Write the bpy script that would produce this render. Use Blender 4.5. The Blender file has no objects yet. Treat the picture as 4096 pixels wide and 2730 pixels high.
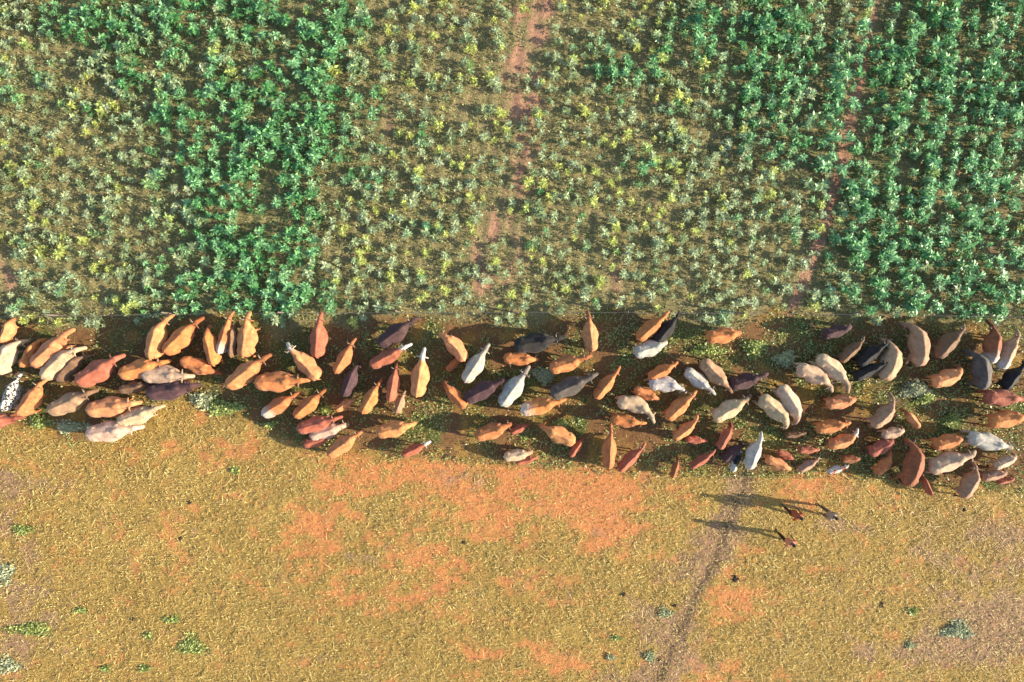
import bpy, math, random
import numpy as np
from mathutils import Vector

# ------------------------------------------------------------------ camera, sky, sun, exposure
sc = bpy.context.scene
COL = sc.collection
rng = np.random.default_rng(11)
random.seed(11)

H = 34.0            # flying height of the camera in metres
PPM = 75.0          # photograph pixels per metre on the ground
CX, CY = 2048.0, 1365.0

cam_d = bpy.data.cameras.new('camera')
cam = bpy.data.objects.new('camera', cam_d)
COL.objects.link(cam)
cam.location = (0, 0, H)
cam.rotation_euler = (0, 0, 0)
cam_d.sensor_width = 36.0
cam_d.lens = 36.0 * H / (4096.0 / PPM)
cam_d.clip_end = 2000.0
sc.camera = cam

SUN_EL = math.radians(20.0)
SUN_AZ = math.radians(-10.0)      # direction towards the sun, from +X, counter-clockwise
world = bpy.data.worlds.new('World')
sc.world = world
world.use_nodes = True
wn = world.node_tree
sky = wn.nodes.new('ShaderNodeTexSky')
sky.sky_type = 'NISHITA'
sky.sun_disc = False
sky.sun_elevation = SUN_EL
sky.sun_rotation = math.radians(90) - SUN_AZ
bg = wn.nodes['Background']
bg.inputs['Strength'].default_value = 0.135
wn.links.new(sky.outputs['Color'], bg.inputs['Color'])

sun_d = bpy.data.lights.new('sun', 'SUN')
sun_d.energy = 5.0
sun_d.angle = math.radians(0.53)
sun_d.color = (1.0, 0.91, 0.72)
sun = bpy.data.objects.new('sun', sun_d)
COL.objects.link(sun)
to_sun = Vector((math.cos(SUN_EL) * math.cos(SUN_AZ), math.cos(SUN_EL) * math.sin(SUN_AZ), math.sin(SUN_EL)))
sun.rotation_euler = to_sun.to_track_quat('Z', 'Y').to_euler()
sun.location = to_sun * 60

sc.view_settings.view_transform = 'Standard'
sc.view_settings.look = 'None'
sc.view_settings.exposure = 1.28
sc.view_settings.gamma = 1.0
sc.view_settings.use_curve_mapping = False


# ------------------------------------------------------------------ helpers
def lin(r, g, b):
    f = lambda c: ((c / 255 + 0.055) / 1.055) ** 2.4 if c > 10 else c / 255 / 12.92
    return np.array((f(r), f(g), f(b)))


def at(px, py, z=0.0):
    """photograph pixel -> metres on the level z"""
    k = (H - z) / H / PPM
    return (px - CX) * k, (CY - py) * k


def tag(o, label=None, cat=None, group=None, kind=None):
    if label: o['label'] = label
    if cat: o['category'] = cat
    if group: o['group'] = group
    if kind: o['kind'] = kind
    return o


def link(name, mesh, parent=None):
    o = bpy.data.objects.new(name, mesh)
    COL.objects.link(o)
    if parent is not None:
        o.parent = parent
    return o


def quads_mesh(name, V, F, mat, smooth=False):
    """fast mesh from an (n,3) array and an (m,4) or (m,3) index array"""
    V = np.ascontiguousarray(V, dtype=np.float32)
    F = np.ascontiguousarray(F, dtype=np.int32)
    me = bpy.data.meshes.new(name)
    me.vertices.add(len(V))
    me.vertices.foreach_set('co', V.ravel())
    k = F.shape[1]
    me.loops.add(F.size)
    me.loops.foreach_set('vertex_index', F.ravel())
    me.polygons.add(len(F))
    me.polygons.foreach_set('loop_start', np.arange(0, F.size, k, dtype=np.int32))
    me.polygons.foreach_set('loop_total', np.full(len(F), k, dtype=np.int32))
    if smooth:
        me.polygons.foreach_set('use_smooth', np.ones(len(F), dtype=bool))
    me.update(calc_edges=True)
    if mat: me.materials.append(mat)
    return me


def point_color(me, name, C):
    a = me.attributes.new(name, 'FLOAT_COLOR', 'POINT')
    C = np.asarray(C, dtype=np.float32)
    if C.shape[1] == 3:
        C = np.concatenate([C, np.ones((len(C), 1), np.float32)], 1)
    a.data.foreach_set('color', np.ascontiguousarray(C).ravel())


_GRIDS = {}


def vnoise(x, y, scale, seed=0, octaves=3, rough=0.5):
    """smooth value noise in 0..1 at any points"""
    out = np.zeros_like(x, dtype=np.float64); amp = 1.0; tot = 0.0
    for o in range(octaves):
        key = (seed, o)
        if key not in _GRIDS:
            _GRIDS[key] = np.random.default_rng(1000 * seed + o + 5).random((256, 256))
        G = _GRIDS[key]
        u = x / scale * 2 ** o + 100.3; v = y / scale * 2 ** o + 77.7
        iu = np.floor(u).astype(int); iv = np.floor(v).astype(int)
        fu = u - iu; fv = v - iv
        fu = fu * fu * (3 - 2 * fu); fv = fv * fv * (3 - 2 * fv)
        g = lambda a, b: G[a % 256, b % 256]
        out += amp * ((g(iu, iv) * (1 - fu) + g(iu + 1, iv) * fu) * (1 - fv) + (g(iu, iv + 1) * (1 - fu) + g(iu + 1, iv + 1) * fu) * fv)
        tot += amp; amp *= rough
    return out / tot


def sstep(a, b, x):
    t = np.clip((x - a) / (b - a), 0, 1)
    return t * t * (3 - 2 * t)


def blobs(X, Y, items):
    """soft spots at photograph pixels: (px, py, rx, ry, weight)"""
    out = np.zeros_like(X, dtype=np.float64)
    for px, py, rx, ry, w in items:
        x0, y0 = at(px, py)
        out += w * np.exp(-(((X - x0) / (rx / PPM)) ** 2 + ((Y - y0) / (ry / PPM)) ** 2))
    return out


def polyline_dist(X, Y, pts):
    P = [at(*p) for p in pts]
    d = np.full(X.shape, 1e9)
    for (ax, ay), (bx, by) in zip(P[:-1], P[1:]):
        vx, vy = bx - ax, by - ay
        t = np.clip(((X - ax) * vx + (Y - ay) * vy) / (vx * vx + vy * vy), 0, 1)
        d = np.minimum(d, np.hypot(X - ax - t * vx, Y - ay - t * vy))
    return d


# ---- where things grow (all in metres on the ground)
def fence_y(x):
    return 1.55 - 0.22 * (np.asarray(x) / 25.0) ** 2


def crop_rim(x):
    """ragged lower rim of the planted field"""
    px = np.asarray(x) * PPM + CX
    py = np.interp(px, [-400, 0, 100, 300, 450, 700, 900, 1000, 1100, 1180, 1300, 1400, 1500, 1650, 1850, 1950, 2050, 2150, 2200, 2400, 2700, 2780, 2900, 3000, 3100, 3250, 3500, 3600, 3800, 4096, 4500],
                   [1240, 1230, 1290, 1330, 1270, 1290, 1230, 1240, 1335, 1300, 1250, 1335, 1270, 1240, 1290, 1270, 1315, 1300, 1250, 1230, 1270, 1310, 1340, 1280, 1225, 1275, 1280, 1270, 1275, 1295, 1290])
    return (CY - py) / PPM


def herd_bottom(x):
    """lower rim of the trampled strip"""
    px = np.asarray(x) * PPM + CX
    py = np.interp(px, [-400, 0, 300, 560, 640, 760, 1000, 1200, 1700, 2100, 2500, 3000, 3400, 3900, 4500],
                   [1640, 1690, 1770, 1690, 1600, 1570, 1690, 1790, 1830, 1850, 1890, 1900, 1900, 1960, 1980])
    return (CY - py) / PPM


def lushness(X, Y):
    """0 = thin olive growth, 1 = tall dense deep green growth"""
    l = blobs(X, Y, [(1080, 120, 420, 330, .9), (1120, 560, 330, 320, 1.05), (960, 960, 260, 330, 1.0), (1060, 1180, 330, 90, .8),
                     (700, 480, 330, 90, .55), (620, 120, 330, 150, .6), (300, 60, 260, 130, .4), (130, 320, 120, 60, .35), (330, 1010, 180, 60, .3),
                     (2960, 120, 260, 170, .9), (3050, 330, 260, 200, .75), (3060, 640, 260, 130, .6), (2500, 300, 150, 130, .75),
                     (3750, 150, 420, 330, 1.2), (3900, 500, 420, 300, 1.0), (3560, 450, 190, 260, .7), (3600, 760, 260, 200, .8),
                     (3560, 1080, 330, 190, 1.1), (3950, 1000, 300, 260, .75), (3850, 1190, 300, 80, .7), (3080, 830, 200, 80, .3), (2550, 700, 160, 90, .25)])
    l = np.minimum(l * 1.1, 1.0) * 0.86 + (vnoise(X, Y, 1.5, 3, 3, 0.6) - 0.5) * 1.3
    return np.clip(l, 0, 1.0)


def bareness(X, Y):
    """bare pinkish soil between the plants"""
    b = blobs(X, Y, [(2460, 1130, 160, 90, .25), (3960, 1030, 160, 60, .3), (1560, 470, 150, 80, .2), (30, 1120, 80, 120, .3)])
    strip = polyline_dist(X, Y, [(2150, -200), (2130, 100), (2090, 480), (2040, 750), (1990, 1000), (1930, 1230)])
    b += 0.4 * np.exp(-(strip / 1.4) ** 2)
    b += (vnoise(X, Y * 0.6, 0.8, 4, 4, 0.65) - 0.5) * 1.2
    track = polyline_dist(X, Y, [(3120, 1390), (3190, 1180), (3300, 900), (3370, 650), (3420, 380), (3500, 0), (3540, -250)])
    b = np.maximum(b, 1.05 * np.exp(-(track / 0.36) ** 2) * np.interp(vnoise(X, Y, 1.1, 9, 2), [0.25, 0.5], [0.6, 1]))
    return np.clip(b, 0, 1)


def ground_z(X, Y):
    near = np.exp(-((np.maximum(np.abs(X) - 34, 0) / 6) ** 2 + (np.maximum(np.abs(Y) - 25, 0) / 6) ** 2))
    z = (vnoise(X, Y, 0.9, 21, 3) - 0.5) * 0.05 + (vnoise(X, Y, 0.33, 22, 2) - 0.5) * 0.055
    rut = polyline_dist(X, Y, [(2990, 1860), (2950, 1990), (2900, 2100), (2860, 2230), (2760, 2420), (2700, 2560), (2620, 2740), (2560, 2900)])
    z -= 0.045 * np.exp(-(rut / 0.2) ** 2)
    z -= 0.02 * np.cos((X - 0.13 * (Y - 1.5)) * 2 * np.pi / 0.72) * sstep(0, 0.8, Y - 1.6)          # furrows between the sowing rows
    return z * near


# ------------------------------------------------------------------ materials
def new_mat(name):
    m = bpy.data.materials.new(name)
    m.use_nodes = True
    nt = m.node_tree
    for n in list(nt.nodes):
        nt.nodes.remove(n)
    out = nt.nodes.new('ShaderNodeOutputMaterial')
    return m, nt, out


def N(nt, typ, **kw):
    n = nt.nodes.new(typ)
    for k, v in kw.items():
        if isinstance(k, str) and k in n.inputs.keys():
            n.inputs[k].default_value = v
        else:
            setattr(n, k, v)
    return n


def principled(nt, out, rough, spec=0.3):
    p = nt.nodes.new('ShaderNodeBsdfPrincipled')
    p.inputs['Roughness'].default_value = rough
    p.inputs['Specular IOR Level'].default_value = spec
    nt.links.new(p.outputs[0], out.inputs['Surface'])
    return p


def mixrgb(nt, blend, fac, a, b):
    m = nt.nodes.new('ShaderNodeMix'); m.data_type = 'RGBA'; m.blend_type = blend
    for s, v in ((m.inputs[0], fac), (m.inputs[6], a), (m.inputs[7], b)):
        if hasattr(v, 'is_linked'):
            nt.links.new(v, s)
        else:
            s.default_value = v if not isinstance(v, (tuple, list)) or len(v) == 4 else (*v, 1)
    return m.outputs[2]


def ramp(nt, src, stops):
    r = nt.nodes.new('ShaderNodeValToRGB')
    while len(r.color_ramp.elements) < len(stops):
        r.color_ramp.elements.new(0.5)
    for e, (p, c) in zip(r.color_ramp.elements, stops):
        e.position = p
        e.color = (c, c, c, 1) if not isinstance(c, tuple) else (*c, 1)
    nt.links.new(src, r.inputs[0])
    return r.outputs[0]


def make_ground_mat():
    m, nt, out = new_mat('soil')
    p = principled(nt, out, 0.95, 0.15)
    at_ = N(nt, 'ShaderNodeAttribute', attribute_name='soil')
    geo = nt.nodes.new('ShaderNodeNewGeometry')
    n1 = N(nt, 'ShaderNodeTexNoise', Scale=7.0, Detail=6.0, Roughness=0.65)
    n2 = N(nt, 'ShaderNodeTexNoise', Scale=26.0, Detail=4.0, Roughness=0.7)
    for n in (n1, n2):
        nt.links.new(geo.outputs['Position'], n.inputs['Vector'])
    f1 = ramp(nt, n1.outputs[0], [(0.3, 0.72), (0.7, 1.25)])
    f2 = ramp(nt, n2.outputs[0], [(0.32, 0.68), (0.68, 1.3)])
    c = mixrgb(nt, 'MULTIPLY', 1.0, at_.outputs['Color'], f1)
    c = mixrgb(nt, 'MULTIPLY', 1.0, c, f2)
    nt.links.new(c, p.inputs['Base Color'])
    b = N(nt, 'ShaderNodeBump', Strength=0.9, Distance=0.05)
    add = N(nt, 'ShaderNodeMath', operation='ADD')
    nt.links.new(n1.outputs[0], add.inputs[0]); nt.links.new(n2.outputs[0], add.inputs[1])
    nt.links.new(add.outputs[0], b.inputs['Height'])
    nt.links.new(b.outputs[0], p.inputs['Normal'])
    return m


def make_leaf_mat(name, by_object, rough=0.45, trans=0.25):
    m, nt, out = new_mat(name)
    tone = N(nt, 'ShaderNodeAttribute', attribute_name='tone')
    if by_object:
        src = nt.nodes.new('ShaderNodeObjectInfo').outputs['Color']
    else:
        src = N(nt, 'ShaderNodeAttribute', attribute_name='tint').outputs['Color']
    c = mixrgb(nt, 'MULTIPLY', 1.0, src, tone.outputs['Color'])
    p = nt.nodes.new('ShaderNodeBsdfPrincipled')
    p.inputs['Roughness'].default_value = rough
    p.inputs['Specular IOR Level'].default_value = 0.35
    nt.links.new(c, p.inputs['Base Color'])
    t = nt.nodes.new('ShaderNodeBsdfTranslucent')
    nt.links.new(c, t.inputs['Color'])
    mx = nt.nodes.new('ShaderNodeMixShader'); mx.inputs[0].default_value = trans
    nt.links.new(p.outputs[0], mx.inputs[1]); nt.links.new(t.outputs[0], mx.inputs[2])
    nt.links.new(mx.outputs[0], out.inputs['Surface'])
    return m


def make_coat_mat():
    """hide of an animal: its own colour, mottled, with white patches or flecks where it has them"""
    m, nt, out = new_mat('hide')
    p = principled(nt, out, 0.72, 0.18)
    info = nt.nodes.new('ShaderNodeObjectInfo')
    tc = nt.nodes.new('ShaderNodeTexCoord')
    off = N(nt, 'ShaderNodeVectorMath', operation='MULTIPLY_ADD')
    nt.links.new(info.outputs['Random'], off.inputs[0])
    off.inputs[1].default_value = (37.0, 91.0, 53.0)
    nt.links.new(tc.outputs['Object'], off.inputs[2])
    n1 = N(nt, 'ShaderNodeTexNoise', Scale=3.6, Detail=4.0, Roughness=0.6)
    n2 = N(nt, 'ShaderNodeTexNoise', Scale=1.7, Detail=2.0, Roughness=0.5, Distortion=0.6)
    n3 = N(nt, 'ShaderNodeTexNoise', Scale=8.0, Detail=3.0, Roughness=0.6)
    n4 = N(nt, 'ShaderNodeTexNoise', Scale=40.0, Detail=2.0, Roughness=0.6)
    for n in (n1, n2, n3, n4):
        nt.links.new(off.outputs[0], n.inputs['Vector'])
    f = ramp(nt, n1.outputs[0], [(0.3, (0.7, 0.66, 0.63)), (0.68, (1.17, 1.15, 1.13))])
    c = mixrgb(nt, 'MULTIPLY', 1.0, info.outputs['Color'], f)
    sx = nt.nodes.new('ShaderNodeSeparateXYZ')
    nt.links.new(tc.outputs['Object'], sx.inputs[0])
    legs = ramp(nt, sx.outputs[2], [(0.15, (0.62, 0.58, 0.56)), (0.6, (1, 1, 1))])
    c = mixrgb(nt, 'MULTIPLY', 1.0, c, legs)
    pa = N(nt, 'ShaderNodeAttribute', attribute_name='dark_points', attribute_type='OBJECT')   # darker head and neck of some animals
    front = ramp(nt, sx.outputs[0], [(0.62, (1, 1, 1)), (1.0, (0.5, 0.44, 0.42))])
    c = mixrgb(nt, 'MULTIPLY', pa.outputs['Fac'], c, front)
    white = (0.46, 0.41, 0.35, 1)
    for prop, noise, lo, hi in (('patch', n2, 0.50, 0.53), ('fleck', n3, 0.47, 0.50)):
        a = N(nt, 'ShaderNodeAttribute', attribute_name=prop, attribute_type='OBJECT')
        mask = ramp(nt, noise.outputs[0], [(lo, 0.0), (hi, 1.0)])
        mm = N(nt, 'ShaderNodeMath', operation='MULTIPLY')
        nt.links.new(mask, mm.inputs[0]); nt.links.new(a.outputs['Fac'], mm.inputs[1])
        c = mixrgb(nt, 'MIX', mm.outputs[0], c, white)
    for prop, stops in (('white_rump', [(0.0, 1.0), (0.3, 0.0)]), ('white_head', [(0.72, 0.0), (0.8, 1.0)])):
        a = N(nt, 'ShaderNodeAttribute', attribute_name=prop, attribute_type='OBJECT')
        mp = N(nt, 'ShaderNodeMapRange'); mp.inputs[1].default_value = -0.85; mp.inputs[2].default_value = 1.5
        wob = N(nt, 'ShaderNodeMath', operation='MULTIPLY_ADD'); wob.inputs[1].default_value = 0.7
        nt.links.new(n2.outputs[0], wob.inputs[0])
        sub = N(nt, 'ShaderNodeMath', operation='SUBTRACT'); sub.inputs[1].default_value = 0.35
        nt.links.new(sx.outputs[0], sub.inputs[0]); nt.links.new(sub.outputs[0], wob.inputs[2])
        nt.links.new(wob.outputs[0], mp.inputs[0])
        mask = ramp(nt, mp.outputs[0], stops)
        mm = N(nt, 'ShaderNodeMath', operation='MULTIPLY')
        nt.links.new(mask, mm.inputs[0]); nt.links.new(a.outputs['Fac'], mm.inputs[1])
        c = mixrgb(nt, 'MIX', mm.outputs[0], c, white)
    dust = ramp(nt, n3.outputs[0], [(0.3, 0.84), (0.72, 1.12)])
    c = mixrgb(nt, 'MULTIPLY', 1.0, c, dust)
    fine = ramp(nt, n4.outputs[0], [(0.3, 0.86), (0.7, 1.1)])
    c = mixrgb(nt, 'MULTIPLY', 1.0, c, fine)
    nt.links.new(c, p.inputs['Base Color'])
    p.inputs['Sheen Weight'].default_value = 0.08
    b = N(nt, 'ShaderNodeBump', Strength=0.18, Distance=0.02)
    nt.links.new(n3.outputs[0], b.inputs['Height']); nt.links.new(b.outputs[0], p.inputs['Normal'])
    return m


def make_plain(name, rgb, rough=0.8, spec=0.3, noise_scale=20.0, amount=0.35, metallic=0.0):
    m, nt, out = new_mat(name)
    p = principled(nt, out, rough, spec)
    p.inputs['Metallic'].default_value = metallic
    tc = nt.nodes.new('ShaderNodeTexCoord')
    n = N(nt, 'ShaderNodeTexNoise', Scale=noise_scale, Detail=4.0, Roughness=0.6)
    nt.links.new(tc.outputs['Object'], n.inputs['Vector'])
    f = ramp(nt, n.outputs[0], [(0.3, 1 - amount), (0.7, 1 + amount)])
    c = mixrgb(nt, 'MULTIPLY', 1.0, (*rgb, 1), f)
    nt.links.new(c, p.inputs['Base Color'])
    b = N(nt, 'ShaderNodeBump', Strength=0.3, Distance=0.01)
    nt.links.new(n.outputs[0], b.inputs['Height']); nt.links.new(b.outputs[0], p.inputs['Normal'])
    return m


M_SOIL = make_ground_mat()
M_LEAF_OBJ = make_leaf_mat('leaf_single', True)
M_LEAF = make_leaf_mat('leaf', False)
M_STRAW = make_leaf_mat('straw', False, rough=0.6, trans=0.12)
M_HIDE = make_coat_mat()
M_HORN = make_plain('horn', (0.2, 0.16, 0.12), 0.4, 0.4, 9.0, 0.4)
M_HAIR = make_plain('tail_hair', (0.03, 0.022, 0.018), 0.8, 0.2, 40.0, 0.4)
M_WOOD = make_plain('weathered_wood', (0.17, 0.13, 0.1), 0.85, 0.2, 12.0, 0.4)
M_WIRE = make_plain('galvanised_wire', (0.14, 0.13, 0.12), 0.7, 0.2, 30.0, 0.2)
M_CLOD = make_plain('dark_clod', (0.055, 0.036, 0.025), 0.95, 0.1, 14.0, 0.5)

# ------------------------------------------------------------------ ground: one sheet, fine in view, out to the horizon
STEP = 0.11
fine_x = np.arange(-33, 33.01, STEP); fine_y = np.arange(-23, 24.01, STEP)
far = np.array([40, 50, 65, 90, 130, 200, 320, 500.0])
gx = np.concatenate([-far[::-1] , fine_x, far]); gy = np.concatenate([-far[::-1], fine_y, far])
GX, GY = np.meshgrid(gx, gy)
GZ = ground_z(GX, GY)


def soil_colour(X, Y):
    straw = lin(166, 136, 74)
    straw2 = lin(142, 114, 60)
    orange = lin(192, 120, 76)
    pink = lin(150, 116, 94)
    crop = lin(132, 120, 82)
    crop_bare = lin(164, 122, 96)
    herd = lin(118, 86, 56)
    herd_green = lin(92, 96, 50)
    n = vnoise(X, Y, 1.6, 1, 4)[..., None]
    C = straw * n + straw2 * (1 - n)
    # red earth showing through the stubble
    o = blobs(X, Y, [(1330, 1850, 160, 90, .55), (1290, 2130, 150, 170, .75), (1420, 1950, 160, 90, .5), (1680, 1900, 190, 60, .9), (1950, 1990, 240, 120, .9),
                     (2180, 1900, 200, 90, .7), (2330, 1990, 150, 130, .55), (2480, 2170, 120, 100, .8), (2420, 2060, 200, 120, .5), (1720, 2220, 160, 110, .6), (2030, 2120, 150, 60, .6),
                     (1500, 2400, 170, 60, .4), (1950, 2640, 150, 80, .75), (2300, 2650, 200, 70, .6), (2960, 2400, 130, 100, .9), (2840, 2700, 160, 70, .8), (2480, 1930, 120, 60, .6),
                     (3350, 1960, 140, 100, .8), (3180, 1930, 120, 70, .6), (700, 1780, 180, 60, .4), (1000, 1800, 150, 60, .45), (1700, 2440, 200, 70, .35), (2200, 2350, 130, 80, .35),
                     (1050, 2400, 60, 70, .3), (700, 2180, 70, 80, .3), (1900, 2320, 300, 100, .25)])
    o = o * 0.7 + (vnoise(X, Y * 1.6, 0.9, 6, 5, 0.75) - 0.5) * 2.2
    o = 0.82 * sstep(0.05, 0.8, o)[..., None]
    C = C * (1 - o) + orange * o
    # paler greyish pink earth
    k = blobs(X, Y, [(60, 1940, 180, 50, .6), (40, 2130, 160, 40, .6), (90, 2360, 170, 60, .9), (60, 2220, 120, 60, .5), (120, 2480, 150, 40, .5), (60, 2590, 170, 80, .7), (30, 2010, 60, 100, .4),
                     (3990, 2140, 220, 60, .6), (4000, 2270, 220, 50, .6), (3970, 2430, 220, 90, .75), (4000, 2560, 230, 110, .9), (3780, 2600, 170, 70, .6), (3700, 2210, 120, 40, .4), (3350, 2090, 150, 30, .5),
                     (3400, 2120, 150, 25, .4), (3540, 2620, 120, 60, .5), (2760, 2300, 120, 80, .55), (2860, 2170, 120, 80, .8), (2950, 1960, 90, 90, .8), (2700, 2600, 150, 120, .8), (2590, 2470, 120, 60, .6),
                     (2500, 2720, 160, 50, .6), (1290, 2640, 70, 25, .7), (1420, 2230, 80, 25, .4), (3330, 2250, 120, 30, .35), (1850, 1920, 200, 40, .3)])
    trail = polyline_dist(X, Y, [(2990, 1860), (2950, 1990), (2900, 2100), (2860, 2230), (2760, 2420), (2700, 2560), (2620, 2740), (2560, 2900)])
    k = k + 0.75 * np.exp(-(trail / 0.45) ** 2) + (vnoise(X, Y, 0.8, 8, 5, 0.72) - 0.52) * 1.7
    k = 0.85 * sstep(0.15, 0.75, k)[..., None]
    C = C * (1 - k) + pink * k
    w = (0.8 * np.exp(-(trail / 0.36) ** 2) * sstep(0.1, 0.5, vnoise(X, Y, 0.9, 17, 3)))[..., None]
    C = C * (1 - w) + lin(108, 84, 68) * w          # worn line of the path
    # trampled strip under the herd
    hb = herd_bottom(X) + (vnoise(X, Y, 1.0, 12, 3) - 0.5) * 1.0
    h = (sstep(-0.25, 0.35, Y - hb))[..., None]
    g = sstep(0.42, 0.72, vnoise(X, Y, 1.3, 14, 5, 0.7))[..., None]
    HC = herd * (1 - g) + herd_green * g
    y_ = 0.8 * sstep(0.5, 0.75, vnoise(X, Y, 1.6, 15, 5, 0.7))[..., None]
    HC = HC * (1 - y_) + lin(160, 124, 60) * y_
    C = C * (1 - h) + HC * h
    # the planted field
    f = sstep(-0.35, 0.25, Y - crop_rim(X) + (vnoise(X, Y, 1.2, 16, 3) - 0.5) * 1.0)[..., None]
    b = sstep(0.25, 0.6, bareness(X, Y))[..., None]
    FC = crop * (1 - b) + crop_bare * b
    C = C * (1 - f) + FC * f
    return C


V = np.stack([GX.ravel(), GY.ravel(), GZ.ravel()], 1)
ny, nx = GX.shape
idx = np.arange(nx * ny).reshape(ny, nx)
F = np.stack([idx[:-1, :-1], idx[:-1, 1:], idx[1:, 1:], idx[1:, :-1]], -1).reshape(-1, 4)
g_me = quads_mesh('ground', V, F, M_SOIL, smooth=True)
point_color(g_me, 'soil', soil_colour(GX.ravel(), GY.ravel()))
ground = link('ground', g_me)
tag(ground, 'trampled earth and dry stubble below a planted field', 'ground', kind='structure')


# ------------------------------------------------------------------ blades and leaves
def leaf_quads(base, d, side, length, width, fold, droop):
    """four-cornered leaves: base, left, tip, right. all (n,3) / (n,)"""
    L = length[:, None]; W = width[:, None]
    up = np.cross(d, side)
    up *= np.sign(up[:, 2:3] + 1e-9)
    mid = base + d * L * 0.55 + up * (fold * length)[:, None]
    tip = base + d * L - np.array([[0, 0, 1.0]]) * (droop * length)[:, None]
    P = np.stack([base, mid + side * W, tip, mid - side * W], 1)
    return P.reshape(-1, 3)


def unit(v):
    return v / np.maximum(np.linalg.norm(v, axis=1, keepdims=True), 1e-9)


def dirs(az, el):
    return np.stack([np.cos(az) * np.cos(el), np.sin(az) * np.cos(el), np.sin(el)], 1)


# ---- straw and stubble
def scatter(n, x0, x1, y0, y1):
    return rng.uniform(x0, x1, n), rng.uniform(y0, y1, n)


def make_straw():
    x, y = scatter(260000, -31, 31, -21.5, 1.6)
    clump = 0.75 * vnoise(x, y, 0.5, 31, 3, 0.6) + 0.25 * vnoise(x, y, 4.0, 32, 2)
    on = (y < herd_bottom(x) + (vnoise(x, y, 0.7, 12, 2) - 0.5) * 0.9) | ((rng.random(len(x)) < 0.16) & (vnoise(x, y, 1.2, 13, 3) > 0.45))
    cov = np.clip(1.15 - 1.9 * np.abs(clump - 0.62), 0.05, 1)
    C = soil_colour(x, y)
    red = (C[:, 0] > 1.9 * C[:, 1])            # fewer stalks on the red earth
    pk = (C[:, 2] > 0.45 * C[:, 0])
    cov *= np.where(red, 0.25, np.where(pk, 0.3, 1.0))
    keep = on & (rng.random(len(x)) < cov)
    x, y = x[keep], y[keep]
    n = len(x)
    az = rng.uniform(0, 2 * np.pi, n)
    el = np.abs(rng.normal(0.12, 0.22, n))
    stand = rng.random(n) < 0.14
    el[stand] = rng.uniform(0.6, 1.4, stand.sum())
    ln = rng.uniform(0.08, 0.26, n)
    long = rng.random(n) < 0.025
    ln[long] = rng.uniform(0.35, 0.7, long.sum()); el[long] *= 0.25
    ln[stand] = rng.uniform(0.06, 0.14, stand.sum())
    w = rng.uniform(0.007, 0.016, n)
    w[long] = 0.014
    d = dirs(az, el)
    side = unit(np.stack([-np.sin(az), np.cos(az), rng.normal(0, 0.35, n)], 1))
    base = np.stack([x, y, ground_z(x, y) + 0.008 + rng.random(n) * 0.02], 1)
    V = leaf_quads(base, d, side, ln, w, np.full(n, 0.05), np.zeros(n))
    me = quads_mesh('dry_straw', V, np.arange(4 * n).reshape(-1, 4), M_STRAW)
    t = rng.random((n, 1)) ** 1.3
    pale = lin(226, 204, 130); tan = lin(150, 117, 57)
    t = np.clip(t * (0.55 + 0.9 * vnoise(x, y, 0.7, 33, 3)[:, None]), 0, 1)
    c = tan * (1 - t) + pale * t
    point_color(me, 'tint', np.repeat(c, 4, 0))
    point_color(me, 'tone', np.ones((4 * n, 3)))
    return tag(link('dry_straw', me), 'dry yellow straw and stubble covering the lower field', 'straw', kind='stuff')


make_straw()


# ---- low green growth: under the crop and between the cattle
def make_low_growth():
    x, y = scatter(200000, -31.5, 31.5, -9, 21.5)
    field = y > crop_rim(x) + (vnoise(x, y, 0.8, 48, 3) - 0.5) * 1.2
    strip = (y > herd_bottom(x) - 0.2) & ~field
    gr = vnoise(x, y, 1.3, 14, 5, 0.7)
    cov = np.where(field, np.clip(0.95 - 1.5 * bareness(x, y), 0.04, 1) * 0.85, np.where(strip, np.maximum(sstep(0.38, 0.6, gr), sstep(0.5, 0.62, vnoise(x, y, 1.1, 47, 4, 0.65) + 0.05 * x / 27)) * np.interp(x, [-20, 15], [0.55, 0.95]) + 0.06, 0))
    keep = rng.random(len(x)) < cov
    x, y, fld = x[keep], y[keep], field[keep]
    n = len(x)
    az = rng.uniform(0, 2 * np.pi, n); el = rng.uniform(0.2, 1.2, n)
    ln = np.where(fld, rng.uniform(0.08, 0.2, n), rng.uniform(0.07, 0.18, n))
    w = ln * np.where(fld, rng.uniform(0.1, 0.24, n), rng.uniform(0.14, 0.3, n))
    side = unit(np.stack([-np.sin(az), np.cos(az), rng.normal(0, 0.3, n)], 1))
    base = np.stack([x, y, ground_z(x, y) + 0.01], 1)
    V = leaf_quads(base, dirs(az, el), side, ln, w, np.full(n, 0.06), np.full(n, 0.1))
    me = quads_mesh('low_growth', V, np.arange(4 * n).reshape(-1, 4), M_LEAF)
    t = rng.random((n, 1))
    a = lin(122, 126, 76); b = lin(158, 154, 100); lush = lin(84, 124, 72)
    L = np.clip(lushness(x, y), 0, 1)[:, None] * fld[:, None]
    fresh = (sstep(0.5, 0.68, vnoise(x, y, 1.1, 47, 4, 0.65) + 0.05 * x / 27) * ~fld)[:, None]
    c = (a * (1 - t) + b * t) * (1 - L) + lush * L
    c = c * (1 - fresh) + (lin(136, 158, 78) * (1 - t) + lin(172, 184, 122) * t) * fresh        # fresh weeds between the cattle
    point_color(me, 'tint', np.repeat(c, 4, 0))
    point_color(me, 'tone', np.ones((4 * n, 3)))
    return tag(link('undergrowth', me), 'low grass and weeds under the crop and herd', 'undergrowth', kind='stuff')


make_low_growth()


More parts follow.
